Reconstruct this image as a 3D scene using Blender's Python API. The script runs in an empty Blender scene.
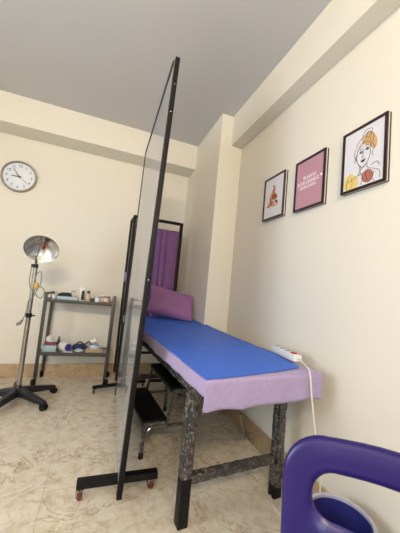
import bpy, bmesh, math, random
from mathutils import Vector, Matrix, Euler, noise
V = Vector
PI = math.pi
random.seed(7)
S = bpy.context.scene
COL = S.collection

# ------------------------------------------------------------------ materials
def lin(c):
    return tuple(((x / 255) / 12.92 if x / 255 <= .04045 else ((x / 255 + .055) / 1.055) ** 2.4) for x in c) + (1,)

def mat(name, rgb, rough=.5, metal=0, spec=.5, coat=0, trans=0, alpha=1, noise_amt=0, noise_scale=20, bump=0, bump_scale=60, sheen=0, coord='Object'):
    m = bpy.data.materials.new(name); m.use_nodes = True
    nt = m.node_tree; b = nt.nodes['Principled BSDF']
    b.inputs['Base Color'].default_value = lin(rgb)
    b.inputs['Roughness'].default_value = rough
    b.inputs['Metallic'].default_value = metal
    b.inputs['Specular IOR Level'].default_value = spec
    b.inputs['Coat Weight'].default_value = coat
    b.inputs['Transmission Weight'].default_value = trans
    b.inputs['Alpha'].default_value = alpha
    b.inputs['Sheen Weight'].default_value = sheen
    tc = nt.nodes.new('ShaderNodeTexCoord')
    if noise_amt:
        n = nt.nodes.new('ShaderNodeTexNoise'); n.inputs['Scale'].default_value = noise_scale; n.inputs['Detail'].default_value = 5
        nt.links.new(tc.outputs[coord], n.inputs['Vector'])
        r = nt.nodes.new('ShaderNodeValToRGB')
        c = lin(rgb)
        r.color_ramp.elements[0].position = .3; r.color_ramp.elements[1].position = .7
        r.color_ramp.elements[0].color = tuple(max(0, x * (1 - noise_amt)) for x in c[:3]) + (1,)
        r.color_ramp.elements[1].color = tuple(min(1, x * (1 + noise_amt)) for x in c[:3]) + (1,)
        nt.links.new(n.outputs['Fac'], r.inputs['Fac']); nt.links.new(r.outputs['Color'], b.inputs['Base Color'])
    if bump:
        n2 = nt.nodes.new('ShaderNodeTexNoise'); n2.inputs['Scale'].default_value = bump_scale; n2.inputs['Detail'].default_value = 4
        nt.links.new(tc.outputs[coord], n2.inputs['Vector'])
        bp = nt.nodes.new('ShaderNodeBump'); bp.inputs['Strength'].default_value = bump; bp.inputs['Distance'].default_value = .004
        nt.links.new(n2.outputs['Fac'], bp.inputs['Height']); nt.links.new(bp.outputs['Normal'], b.inputs['Normal'])
    return m

def marble(name, base, vein, dark, tile=None, rough=.25):
    m = bpy.data.materials.new(name); m.use_nodes = True
    nt = m.node_tree; N = nt.nodes.new; L = nt.links.new; b = nt.nodes['Principled BSDF']
    tc = N('ShaderNodeTexCoord')
    n1 = N('ShaderNodeTexNoise'); n1.inputs['Scale'].default_value = 16; n1.inputs['Detail'].default_value = 9; n1.inputs['Roughness'].default_value = .72; n1.inputs['Distortion'].default_value = .5
    L(tc.outputs['Object'], n1.inputs['Vector'])
    r1 = N('ShaderNodeValToRGB'); e = r1.color_ramp.elements
    e[0].position = .32; e[0].color = lin(vein); e[1].position = .63; e[1].color = lin(base)
    x = e.new(.48); x.color = lin(tuple((a + c) / 2 + 8 for a, c in zip(base, vein)))
    L(n1.outputs['Fac'], r1.inputs['Fac'])
    n2 = N('ShaderNodeTexNoise'); n2.inputs['Scale'].default_value = 4.2; n2.inputs['Detail'].default_value = 8; n2.inputs['Roughness'].default_value = .6; n2.inputs['Distortion'].default_value = 1.6
    L(tc.outputs['Object'], n2.inputs['Vector'])
    # thin veins where the noise crosses one half
    ma = N('ShaderNodeMath'); ma.operation = 'SUBTRACT'; ma.inputs[1].default_value = .5; L(n2.outputs['Fac'], ma.inputs[0])
    ab = N('ShaderNodeMath'); ab.operation = 'ABSOLUTE'; L(ma.outputs[0], ab.inputs[0])
    r2 = N('ShaderNodeValToRGB'); r2.color_ramp.elements[0].position = 0; r2.color_ramp.elements[0].color = (.8, .8, .8, 1)
    r2.color_ramp.elements[1].position = .022; r2.color_ramp.elements[1].color = (0, 0, 0, 1)
    L(ab.outputs[0], r2.inputs['Fac'])
    n3 = N('ShaderNodeTexNoise'); n3.inputs['Scale'].default_value = 3.5; L(tc.outputs['Object'], n3.inputs['Vector'])
    r3 = N('ShaderNodeValToRGB'); r3.color_ramp.elements[0].position = .40; r3.color_ramp.elements[1].position = .60; L(n3.outputs['Fac'], r3.inputs['Fac'])
    mu = N('ShaderNodeMath'); mu.operation = 'MULTIPLY'; L(r2.outputs['Color'], mu.inputs[0]); L(r3.outputs['Color'], mu.inputs[1])
    mx = N('ShaderNodeMix'); mx.data_type = 'RGBA'; L(mu.outputs[0], mx.inputs['Factor']); L(r1.outputs['Color'], mx.inputs['A']); mx.inputs['B'].default_value = lin(dark)
    out = mx.outputs['Result']
    if tile:
        br = N('ShaderNodeTexBrick'); br.offset = 0; br.inputs['Scale'].default_value = 1
        br.inputs['Brick Width'].default_value = tile; br.inputs['Row Height'].default_value = tile
        br.inputs['Mortar Size'].default_value = .0016; br.inputs['Mortar Smooth'].default_value = .2
        mp = N('ShaderNodeMapping'); mp.inputs['Location'].default_value = (.12, .21, 0); L(tc.outputs['Object'], mp.inputs['Vector']); L(mp.outputs['Vector'], br.inputs['Vector'])
        m2 = N('ShaderNodeMix'); m2.data_type = 'RGBA'; L(br.outputs['Fac'], m2.inputs['Factor']); L(out, m2.inputs['A']); m2.inputs['B'].default_value = lin((184, 168, 144))
        out = m2.outputs['Result']
    L(out, b.inputs['Base Color']); b.inputs['Roughness'].default_value = rough
    return m

def film_mat(name):
    # crinkled cling film over dark steel: pale glossy creases on dark grey
    m = bpy.data.materials.new(name); m.use_nodes = True
    nt = m.node_tree; N = nt.nodes.new; L = nt.links.new; b = nt.nodes['Principled BSDF']
    tc = N('ShaderNodeTexCoord'); n = N('ShaderNodeTexNoise'); n.inputs['Scale'].default_value = 34; n.inputs['Detail'].default_value = 6; n.inputs['Distortion'].default_value = 2.2
    L(tc.outputs['Object'], n.inputs['Vector'])
    r = N('ShaderNodeValToRGB'); e = r.color_ramp.elements
    e[0].position = .3; e[0].color = lin((40, 38, 38)); e[1].position = .8; e[1].color = lin((168, 162, 157))
    x = e.new(.55); x.color = lin((70, 67, 66))
    L(n.outputs['Fac'], r.inputs['Fac']); L(r.outputs['Color'], b.inputs['Base Color'])
    bp = N('ShaderNodeBump'); bp.inputs['Strength'].default_value = .7; bp.inputs['Distance'].default_value = .006
    L(n.outputs['Fac'], bp.inputs['Height']); L(bp.outputs['Normal'], b.inputs['Normal'])
    b.inputs['Roughness'].default_value = .22; b.inputs['Specular IOR Level'].default_value = .7
    return m

M = dict(
    wall=mat('cream_paint', (230, 224, 211), .55, spec=.3, bump=.04, bump_scale=45),
    ceil=mat('ceiling_paint', (206, 204, 204), .8, spec=.2),
    floor=marble('marble_tiles', (226, 217, 202), (190, 174, 149), (138, 102, 66), tile=.6, rough=.3),
    base=marble('marble_skirting', (190, 166, 134), (160, 132, 100), (124, 98, 72), rough=.28),
    black=mat('black_steel', (10, 9, 10), .55, spec=.3),
    blackplastic=mat('black_plastic', (24, 24, 28), .45, noise_amt=.15, noise_scale=30),
    bluegrey=mat('dark_base_plastic', (26, 25, 34), .42),
    rubber=mat('black_rubber', (9, 9, 10), .6, spec=.3, bump=.3, bump_scale=200),
    cart=mat('grey_steel', (72, 70, 66), .42, metal=.35),
    shelf=mat('shelf_sheet', (160, 150, 138), .3, metal=.5),
    film=film_mat('crinkled_film'),
    chrome=mat('chrome', (190, 188, 184), .2, metal=1),
    dish=mat('polished_reflector', (222, 222, 222), .26, metal=1, bump=.08, bump_scale=26),
    steel=mat('brushed_steel', (166, 162, 156), .3, metal=.95),
    panel=mat('glossy_grey_sheet', (146, 146, 149), .06, spec=.6, noise_amt=.02, noise_scale=2),
    lilac=mat('lilac_cloth', (166, 150, 190), .75, spec=.2, sheen=.2, noise_amt=.06, noise_scale=60, bump=.25, bump_scale=25),
    blue=mat('blue_sheet', (58, 108, 216), .5, spec=.35, noise_amt=.06, noise_scale=14, bump=.3, bump_scale=18),
    mauve=mat('mauve_cotton', (152, 106, 154), .8, spec=.2, sheen=.2, bump=.2, bump_scale=40),
    purple=mat('plum_curtain', (128, 88, 136), .85, spec=.15, sheen=.2, noise_amt=.08, noise_scale=30),
    lavender=mat('lavender_cloth', (150, 140, 190), .8),
    chair=mat('purple_plastic', (31, 16, 92), .3, spec=.5, noise_amt=.04, noise_scale=8, bump=.03, bump_scale=300),
    bin=mat('navy_plastic', (44, 44, 112), .35),
    rim=mat('pale_rim_plastic', (176, 176, 196), .35),
    white=mat('white_plastic', (232, 232, 228), .35),
    cable=mat('white_cable', (226, 218, 206), .5),
    greycable=mat('grey_cable', (130, 128, 122), .5),
    red=mat('red_plastic', (190, 34, 28), .35),
    redcaster=mat('reddish_caster', (100, 44, 36), .4),
    yellow=mat('yellow_plastic', (196, 150, 40), .45),
    frame=mat('dark_wood_frame', (46, 22, 24), .35),
    frameedge=mat('pale_frame_edge', (208, 204, 198), .3),
    paper=mat('white_print', (222, 220, 226), .5),
    pink=mat('pink_print', (190, 142, 158), .5),
    ink=mat('ink', (70, 66, 68), .6), whiteink=mat('white_ink', (240, 232, 238), .6),
    ochre=mat('ochre_print', (224, 196, 116), .6), hairc=mat('orange_print', (208, 164, 112), .6), rust=mat('rust_print', (172, 106, 88), .6), brown=mat('brown_print', (118, 60, 40), .6), coral=mat('coral_print', (186, 84, 62), .6),
    clockrim=mat('clock_rim', (150, 146, 136), .32, metal=.7), clockface=mat('clock_face', (226, 230, 238), .4),
    beige=mat('beige_plastic', (206, 192, 160), .45), teal=mat('pale_teal_card', (164, 184, 186), .6), tissue=mat('tissue', (226, 222, 222), .9, bump=.6, bump_scale=30),
    violet=mat('violet_tape', (66, 58, 160), .45), palepack=mat('pale_blue_pack', (176, 198, 216), .4, noise_amt=.12, noise_scale=50), dkblue=mat('dark_blue_cloth', (42, 52, 92), .8), crimson=mat('crimson_pack', (128, 40, 58), .5),
    glassjar=mat('clear_jar', (214, 206, 196), .12, alpha=1, spec=.6), tan=mat('tan_card', (172, 150, 118), .7), bulbred=mat('red_bulb', (150, 30, 24), .2, spec=.6),
    winframe=mat('window_frame_white', (222, 222, 220), .4), glass=mat('window_glass', (255, 255, 255), .02, trans=1), door=mat('door_wood', (150, 118, 84), .5, noise_amt=.1, noise_scale=6),
)

M['tube'] = mat('lit_tube', (255, 240, 220), .4)
_b = M['tube'].node_tree.nodes['Principled BSDF']; _b.inputs['Emission Color'].default_value = (1, .9, .76, 1); _b.inputs['Emission Strength'].default_value = 6
# ------------------------------------------------------------------ mesh builder
class MB:
    def __init__(s): s.bm = bmesh.new(); s.solid = 0
    def _xf(s, verts, mx): bmesh.ops.transform(s.bm, matrix=mx, verts=verts)
    def box(s, c, size, rot=(0, 0, 0), bev=0, mx=None):
        r = bmesh.ops.create_cube(s.bm, size=1)['verts']
        bmesh.ops.scale(s.bm, vec=size, verts=r)
        if bev:
            es = list({e for v in r for e in v.link_edges})
            o = bmesh.ops.bevel(s.bm, geom=es, offset=bev, segments=2, affect='EDGES', profile=.6)
            r = list({v for f in o['faces'] for v in f.verts} | {v for v in r if v.is_valid})
        s._xf(r, (mx or Matrix()) @ Matrix.Translation(c) @ Euler(rot).to_matrix().to_4x4())
        return s
    def bar(s, a, b, w, d=None, bev=.002, up=(0, 0, 1)):
        a, b = V(a), V(b); d = d or w; z = (b - a).normalized()
        u = V(up) if abs(z.dot(V(up))) < .95 else V((0, 1, 0))
        x = u.cross(z).normalized(); y = z.cross(x)
        mx = Matrix((x, y, z)).transposed().to_4x4(); mx.translation = (a + b) / 2
        return s.box((0, 0, 0), (w, d, (b - a).length), bev=bev, mx=mx)
    def tube(s, pts, r, n=10, closed=False, cap=True):
        pts = [V(p) for p in pts]; k = len(pts)
        rr = r if isinstance(r, (list, tuple)) else [r] * k
        rings = []; px = None
        for i, q in enumerate(pts):
            if closed: t = (pts[(i + 1) % k] - pts[i - 1]).normalized()
            else: t = (pts[min(i + 1, k - 1)] - pts[max(i - 1, 0)]).normalized()
            if px is None:
                px = t.orthogonal().normalized()
            px = (px - t * px.dot(t))
            px = px.normalized() if px.length > 1e-6 else t.orthogonal().normalized()
            py = t.cross(px)
            rings.append([s.bm.verts.new(q + (px * math.cos(2 * PI * j / n) + py * math.sin(2 * PI * j / n)) * rr[i]) for j in range(n)])
        for i in range(k if closed else k - 1):
            A, B = rings[i], rings[(i + 1) % k]
            for j in range(n): s.bm.faces.new((A[j], A[(j + 1) % n], B[(j + 1) % n], B[j]))
        if cap and not closed:
            s.bm.faces.new(rings[0][::-1]); s.bm.faces.new(rings[-1])
        return s
    def lathe(s, prof, n=32, mx=None, cap0=True, cap1=True):
        mx = mx or Matrix(); rings = []
        for (r, z) in prof:
            rings.append([s.bm.verts.new(mx @ V((r * math.cos(2 * PI * j / n), r * math.sin(2 * PI * j / n), z))) for j in range(n)])
        for A, B in zip(rings, rings[1:]):
            for j in range(n): s.bm.faces.new((A[j], A[(j + 1) % n], B[(j + 1) % n], B[j]))
        if cap0: s.bm.faces.new(rings[0][::-1])
        if cap1: s.bm.faces.new(rings[-1])
        return s
    def grid(s, fn, nu, nv, thick=0):
        g = [[s.bm.verts.new(fn(i / nu, j / nv)) for j in range(nv + 1)] for i in range(nu + 1)]
        for i in range(nu):
            for j in range(nv): s.bm.faces.new((g[i][j], g[i + 1][j], g[i + 1][j + 1], g[i][j + 1]))
        if thick:
            s.solid = thick
        return s
    def poly(s, pts, nrm, th):
        vs = [s.bm.verts.new(p) for p in pts]; f = s.bm.faces.new(vs)
        e = bmesh.ops.extrude_face_region(s.bm, geom=[f])
        bmesh.ops.translate(s.bm, vec=V(nrm) * th, verts=[v for v in e['geom'] if isinstance(v, bmesh.types.BMVert)])
        return s
    def blob(s, c, size, seed=0, amt=.25, freq=3, sub=3, rot=(0, 0, 0), zmin=None):
        r = bmesh.ops.create_icosphere(s.bm, subdivisions=sub, radius=1)['verts']
        for v in r:
            n = v.co.normalized(); v.co = n * (1 + amt * noise.noise(n * freq + V((seed * 7.3, seed, 0))))
        s._xf(r, Matrix.Translation(c) @ Euler(rot).to_matrix().to_4x4() @ Matrix.Diagonal((*size, 1)))
        if zmin is not None:
            for v in r: v.co.z = max(v.co.z, zmin)
        return s
    def build(s, name, m, parent=None, world=True, sharp=40, root=None):
        bmesh.ops.recalc_face_normals(s.bm, faces=s.bm.faces)
        o = None
        if parent is not None and world:
            # vertices were given in world coordinates: bring them into the thing's frame
            r = parent
            while r.parent: r = r.parent
            mxr = Matrix.LocRotScale(r.location, r.rotation_euler, r.scale)
            bmesh.ops.transform(s.bm, matrix=mxr.inverted(), verts=s.bm.verts)
            if r is not parent and r['_loc'] == 0: pass
        loc = None
        if parent is None and root is not None:
            loc = V(root); bmesh.ops.translate(s.bm, vec=-loc, verts=s.bm.verts)
        me = bpy.data.meshes.new(name); s.bm.to_mesh(me); s.bm.free()
        for p in me.polygons: p.use_smooth = True
        me.set_sharp_from_angle(angle=math.radians(sharp))
        if m: me.materials.append(m)
        o = bpy.data.objects.new(name, me); COL.objects.link(o)
        if loc is not None: o.location = loc
        if parent is not None: o.parent = parent
        if s.solid:
            md = o.modifiers.new('thickness', 'SOLIDIFY'); md.thickness = s.solid; md.offset = 0
        return o

def tag(o, label=None, cat=None, group=None, kind=None):
    if label: o['label'] = label
    if cat: o['category'] = cat
    if group: o['group'] = group
    if kind: o['kind'] = kind
    return o
def thing(name, label, cat, loc=(0, 0, 0), rotz=0, group=None):
    o = bpy.data.objects.new(name, None); COL.objects.link(o)
    o.location = loc; o.rotation_euler = (0, 0, rotz); o.empty_display_size = .05
    o['_loc'] = 0
    return tag(o, label, cat, group)
def struct(name, mb, m, label=None, parent=None):
    o = mb.build(name, m, parent, world=False); o['kind'] = 'structure'
    if label: o['label'] = label
    if parent is None: o['category'] = name.split('_')[0] if not name.startswith('trim') else 'beam'
    return o

# ------------------------------------------------------------------ room
H = 2.8; YB = 3.314; XL = -3.3; YF = -1.7
W_ = .2377; YC = 2.332; BW = .1186; ZB = 2.5014; BB = .267; ZBB = 2.5061; HB = .138
T = .12
struct('floor', MB().box(((XL) / 2, (YB + YF) / 2, -.05), (-XL + 2 * T, YB - YF + 2 * T, .1)), M['floor'], 'cream marble tile floor with brown veins')
struct('ceiling', MB().box(((XL) / 2, (YB + YF) / 2, H + .05), (-XL + 2 * T, YB - YF + 2 * T, .1)), M['ceil'], 'plain grey painted ceiling')
struct('wall_right', MB().box((T / 2, (YB + YF) / 2, H / 2), (T, YB - YF + 2 * T, H)), M['wall'], 'cream wall carrying the three framed prints')
struct('wall_back', MB().box((XL / 2, YB + T / 2, H / 2), (-XL, T, H)), M['wall'], 'cream wall carrying the round clock')
def wall_with_openings(axis, pos, a0, a1, ops, m, name, label):
    mb = MB()
    def slab(p0, p1, z0, z1):
        if p1 - p0 < 1e-4 or z1 - z0 < 1e-4: return
        if axis == 'y': mb.box(((p0 + p1) / 2, pos, (z0 + z1) / 2), (p1 - p0, T, z1 - z0))
        else: mb.box((pos, (p0 + p1) / 2, (z0 + z1) / 2), (T, p1 - p0, z1 - z0))
    cur = a0
    for (p0, p1, z0, z1) in sorted(ops):
        slab(cur, p0, 0, H); slab(p0, p1, 0, z0); slab(p0, p1, z1, H); cur = p1
    slab(cur, a1, 0, H)
    return struct(name, mb, m, label)
WIN_F = [(-2.55, -1.75, .95, 2.15), (-.95, -.25, .95, 2.15)]
WIN_L = [(-.1, 1.3, .9, 2.0)]
wall_with_openings('y', YF - T / 2, XL, 0, WIN_F, M['wall'], 'wall_front', 'cream wall behind the viewer with two windows')
wall_with_openings('x', XL - T / 2, YF - T, YB + T, WIN_L, M['wall'], 'wall_left', 'cream left wall with a wide window')
def window(n, axis, pos, op):
    p0, p1, z0, z1 = op; f = .05; mb = MB()
    def bx(mb, a, b, za, zb, th):
        if axis == 'y': mb.box(((a + b) / 2, pos, (za + zb) / 2), (b - a, th, zb - za), bev=.004)
        else: mb.box((pos, (a + b) / 2, (za + zb) / 2), (th, b - a, zb - za), bev=.004)
    bx(mb, p0, p0 + f, z0, z1, .06); bx(mb, p1 - f, p1, z0, z1, .06); bx(mb, p0 + f, p1 - f, z0, z0 + f, .06); bx(mb, p0 + f, p1 - f, z1 - f, z1, .06)
    bx(mb, (p0 + p1) / 2 - f / 2, (p0 + p1) / 2 + f / 2, z0 + f, z1 - f, .05)
    o = struct('window_%d' % n, mb, M['winframe'], 'white window frame behind the viewer')
    return o
window(1, 'y', YF - T / 2, WIN_F[0]); window(2, 'y', YF - T / 2, WIN_F[1]); window(3, 'x', XL - T / 2, WIN_L[0])
# column and the two dropped beams
struct('trim_1', MB().box((-W_ / 2, (YC + YB) / 2, H / 2), (W_, YB - YC, H), bev=.004), M['wall'], 'cream square column in the corner behind the bed head')['category'] = 'column'
struct('trim_2', MB().box((-BW / 2, (YC + YF) / 2, (ZB + H) / 2), (BW, YC - YF, H - ZB)), M['wall'], 'cream dropped beam along the right wall')
struct('trim_3', MB().box(((XL - W_) / 2, YB - BB / 2, (ZBB + H) / 2), (-XL - W_, BB, H - ZBB)), M['wall'], 'cream dropped beam along the back wall')
struct('baseboard_back', MB().box(((XL - W_) / 2, YB - .007, HB / 2), (-XL - W_, .014, HB), bev=.002), M['base'], 'brown marble skirting under the clock wall')
struct('baseboard_right', MB().box((-.006, (YC + YF) / 2, HB / 2), (.012, YC - YF, HB), bev=.002), M['base'], 'brown marble skirting along the right wall')
mbc = MB(); mbc.box((-W_ / 2, YC - .006, HB / 2), (W_, .012, HB), bev=.002); mbc.box((-W_ - .006, (YC + YB) / 2 - .007, HB / 2), (.012, YB - YC, HB), bev=.002)
struct('baseboard_column', mbc, M['base'], 'brown marble skirting around the column')

# ------------------------------------------------------------------ wall clock
ck = (-2.085, YB, 2.072); CR = .165
t = thing('wall_clock', 'round white wall clock with grey metal rim on back wall', 'clock', ck)
RX = Matrix.Rotation(PI / 2, 4, 'X')          # local z -> world -Y
def ckm(): return Matrix.Translation(ck) @ RX
MB().lathe([(CR - .004, 0), (CR, .006), (CR, .026), (CR - .006, .036), (CR - .016, .036), (CR - .02, .022), (CR - .02, .0)], 64, ckm(), False, False).build('rim', M['clockrim'], t)
MB().lathe([(.001, .0), (CR - .02, .0), (CR - .02, .014), (.001, .014)], 64, ckm()).build('dial', M['clockface'], t)
def text_mesh(txt, size, mx, name, m, parent, depth=.0006):
    cu = bpy.data.curves.new(name, 'FONT'); cu.body = txt; cu.size = size; cu.align_x = 'CENTER'; cu.align_y = 'CENTER'; cu.extrude = depth
    tmp = bpy.data.objects.new('tmp', cu); COL.objects.link(tmp)
    dg = bpy.context.evaluated_depsgraph_get(); me = bpy.data.meshes.new_from_object(tmp.evaluated_get(dg))
    bpy.data.objects.remove(tmp); bpy.data.curves.remove(cu)
    bm = bmesh.new(); bm.from_mesh(me); bpy.data.meshes.remove(me)
    b = MB(); b.bm.free(); b.bm = bm; bmesh.ops.transform(bm, matrix=mx, verts=bm.verts)
    return b
for h in range(1, 13):
    a = h * PI / 6; r = .113
    b = text_mesh(str(h), .038, Matrix.Translation((ck[0] + r * math.sin(a), ck[1] - .0152, ck[2] + r * math.cos(a))) @ RX, 'numeral', None, t)
    b.build('numeral', M['ink'], t)
def hand(name, ang, L, w, off, m):
    a = math.radians(ang); d = V((math.sin(a), 0, math.cos(a)))
    c = V((ck[0], ck[1] - off, ck[2])); MB().bar(c - d * .022, c + d * L, w, .0016, bev=0, up=(0, 1, 0)).build(name, m, t)
hand('hour_hand', 267, .068, .009, .0175, M['ink']); hand('minute_hand', 324, .102, .007, .0195, M['ink']); hand('second_hand', 126, .105, .0028, .0215, M['ink'])
MB().lathe([(.008, .014), (.008, .024), (.004, .026)], 16, ckm()).build('hub', M['ink'], t)

# ------------------------------------------------------------------ framed prints on the right wall (x = 0)
def picture(y0, y1, z0, z1, label, printmat, fw=.017):
    yc = (y0 + y1) / 2; t = thing('framed_print', label, 'picture', (0, yc, z0), 0, 'framed prints on the right wall')
    D = .026
    def ring(x0, x1, grow, w):
        mb = MB(); xc = (x0 + x1) / 2; th = abs(x1 - x0); a, b, c, d = y0 - grow, y1 + grow, z0 - grow, z1 + grow
        mb.box((xc, a + w / 2, (c + d) / 2), (th, w, d - c)); mb.box((xc, b - w / 2, (c + d) / 2), (th, w, d - c))
        mb.box((xc, yc, c + w / 2), (th, b - a - 2 * w, w)); mb.box((xc, yc, d - w / 2), (th, b - a - 2 * w, w)); return mb
    ring(-.017, -D, 0, fw).build('frame', M['frame'], t)
    tag(ring(-.0085, -.017, -.001, fw).build('side_edge', M['frameedge'], t), 'pale side strip of the frame')
    MB().box((-.00425, yc, (z0 + z1) / 2), (.0085, y1 - y0, z1 - z0)).build('backing', M['frame'], t)
    MB().box((-.0145, yc, (z0 + z1) / 2), (.012, y1 - y0 - 2 * fw, z1 - z0 - 2 * fw)).build('print', M[printmat], t)
    return t
XP = -.0208
def disc(mb, y, z, ry, rz, n=20, ang=0, lo=0):
    pts = []
    for j in range(n):
        a = 2 * PI * j / n; u, w = ry * math.cos(a), rz * math.sin(a)
        pts.append((XP + lo, y + u * math.cos(ang) - w * math.sin(ang), z + u * math.sin(ang) + w * math.cos(ang)))
    mb.poly(pts, (-1, 0, 0), .0006)
# far print: triangular cluster.  On the wall +Y is to the LEFT in the picture.
t1 = picture(1.574, 1.830, 1.652, 1.988, 'white framed print of a red and orange triangular cluster, smallest and farthest of three', 'paper', .013)
rnd = random.Random(3); mbs = {k: MB() for k in ('coral', 'brown', 'hairc')}
for k in range(150):
    f = rnd.random() ** .6; zz = 1.915 - f * .165; hw = .004 + f * .066
    disc(mbs[rnd.choice(['coral', 'coral', 'brown', 'hairc'])], 1.708 + rnd.uniform(-hw, hw), zz, rnd.uniform(.004, .009), rnd.uniform(.005, .011), 8, rnd.random() * 3, -.0002 * (k % 9))
mb = MB(); disc(mb, 1.697, 1.79, .010, .012, 16, 0, -.003); mb.build('motif_highlight', M['paper'], t1)
for k, nm in (('coral', 'motif_coral'), ('brown', 'motif_brown'), ('hairc', 'motif_orange')): mbs[k].build(nm, M[k], t1)
# middle print: pink with three short lines of white lettering too small to read
t2 = picture(1.204, 1.462, 1.640, 1.978, 'pink framed print with white lettering across the middle', 'pink', .013)
mb = MB(); rnd = random.Random(5)
def scribble(mb, yl, yr, z, h):
    y = yl
    while y > yr:
        w = rnd.uniform(.008, .013)
        pts = [(XP - .001, y - w * s, z + h * (.5 - c)) for s, c in rnd.choice([((0, 0), (0, 1), (.8, .9)), ((0, 1), (.3, 0), (.6, 1)), ((0, 1), (0, 0), (.7, .2), (.1, .5), (.8, 1)), ((.8, .1), (.1, .2), (.1, .9), (.8, .9))])]
        mb.tube(pts, .0015, 5); y -= w * 1.25
scribble(mb, 1.382, 1.277, 1.850, .022); scribble(mb, 1.432, 1.249, 1.818, .024); scribble(mb, 1.409, 1.267, 1.788, .020)
disc(mb, 1.233, 1.826, .009, .009, 8, .6)
mb.build('lettering', M['whiteink'], t2)
# near print: line drawing of a woman with orange hair in a bun
t3 = picture(.838, 1.083, 1.647, 1.982, 'white framed line drawing of a woman with orange hair, largest and nearest print', 'paper', .013)
def pic3(u, v): return (XP - .0012, 1.068 - u * .218, 1.66 + (1 - v) * .309)     # u right, v down, both 0..1
mb = MB(); disc(mb, *pic3(.62, .24)[1:], .034, .030, 20, .4, 0); disc(mb, *pic3(.74, .32)[1:], .018, .040, 20, -.2, -.0005); mb.build('hair_patch', M['hairc'], t3)
mb = MB(); disc(mb, *pic3(.15, .86)[1:], .030, .044, 20, .2); disc(mb, *pic3(.27, .88)[1:], .026, .036, 20, -.3, -.0005); mb.build('ochre_patch', M['ochre'], t3)
mb = MB(); disc(mb, *pic3(.62, .86)[1:], .030, .034, 24, -.5); mb.build('rust_patch', M['rust'], t3)
def spline(pts, n=6):
    P = [V(p) for p in pts]; out = []
    for i in range(len(P) - 1):
        a, b, c, d = P[max(i - 1, 0)], P[i], P[i + 1], P[min(i + 2, len(P) - 1)]
        for k in range(n):
            s = k / n
            out.append(.5 * ((2 * b) + (c - a) * s + (2 * a - 5 * b + 4 * c - d) * s * s + (3 * b - 3 * c + d - a) * s ** 3))
    out.append(P[-1]); return out
mb = MB()
LINES = [
    [(.36, .34), (.33, .48), (.38, .60), (.47, .68), (.58, .64), (.66, .54), (.68, .42)],
    [(.36, .36), (.42, .28), (.52, .26), (.64, .30), (.69, .40)],
    [(.30, .30), (.40, .20), (.52, .16), (.62, .12), (.72, .18), (.74, .28), (.70, .36)],
    [(.45, .22), (.50, .10), (.60, .07), (.70, .10), (.68, .18)], [(.55, .20), (.60, .13), (.67, .15), (.63, .21), (.55, .20)],
    [(.30, .32), (.26, .42), (.30, .50), (.27, .56)], [(.72, .34), (.77, .42), (.72, .50), (.75, .56)],
    [(.40, .42), (.44, .40), (.48, .42), (.44, .44), (.40, .42)], [(.55, .40), (.60, .38), (.65, .40), (.60, .42), (.55, .40)],
    [(.39, .38), (.44, .36), (.49, .38)], [(.55, .36), (.60, .34), (.66, .36)],
    [(.50, .40), (.49, .48), (.47, .51), (.52, .52)], [(.44, .57), (.49, .555), (.52, .56), (.56, .56), (.50, .60), (.44, .57)], [(.44, .57), (.56, .56)],
    [(.42, .65), (.42, .76), (.30, .82), (.12, .86)], [(.60, .62), (.62, .72), (.78, .78), (.90, .84), (.92, .96)],
    [(.12, .80), (.08, .90), (.10, .98)], [(.44, .76), (.50, .86), (.46, .97)], [(.62, .74), (.58, .84), (.66, .96)], [(.70, .70), (.84, .68), (.90, .76)],
    [(.42, .62), (.47, .70), (.56, .66)], [(.46, .70), (.40, .80), (.52, .78)], [(.20, .80), (.24, .90), (.20, .98)], [(.78, .82), (.74, .92), (.80, .98)],
    [(.52, .24), (.46, .30), (.38, .34)], [(.64, .22), (.68, .30), (.67, .40)], [(.36, .44), (.31, .46), (.33, .54)],
]
for L_ in LINES: mb.tube([pic3(a, b) for a, b in [(q.x, q.y) for q in spline([(x, y, 0) for x, y in L_])]], .0010, 5)
mb.build('line_drawing', M['ink'], t3)
mb = MB(); disc(mb, *pic3(.50, .575)[1:], .010, .005, 12, 0, -.0016); mb.build('inked_lips', M['ink'], t3)
for q in ((.44, .42), (.60, .40)):
    mb = MB(); disc(mb, *pic3(*q)[1:], .005, .004, 10, 0, -.0016); mb.build('inked_eye', M['ink'], t3)

# ------------------------------------------------------------------ casters
def caster(parent, x, y, ztop, r=.024, w=.016, ang=0, wheelmat='rubber', forkmat='chrome', name='caster'):
    d = V((math.cos(ang), math.sin(ang), 0)); s = V((-d.y, d.x, 0)); c = V((x, y, 0)) + d * r * .6 + V((0, 0, r + .0005))
    mb = MB(); mb.tube([(x, y, ztop), (x, y, ztop - (ztop - 2 * r) * .5)], .007, 10)
    top = V((x, y, 2 * r + .006))
    mb.box(top, (.022, w + .012, .005), rot=(0, 0, ang), bev=.001)
    for q in (1, -1): mb.bar(top + s * q * (w / 2 + .004), c + s * q * (w / 2 + .004), .012, .003, bev=.0008, up=s)
    f = mb.build(name, M[forkmat], parent)
    mx = Matrix.Translation(c) @ Matrix((s, d.cross(s) * 1.0, d)).transposed().to_4x4() if False else Matrix.Translation(c) @ s.to_track_quat('Z', 'Y').to_matrix().to_4x4()
    wq = MB().lathe([(.004, -w / 2), (r - .003, -w / 2), (r, -w / 2 + .003), (r, w / 2 - .003), (r - .003, w / 2), (.004, w / 2)], 24, mx).build('wheel', M[wheelmat], f)
    return f

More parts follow.
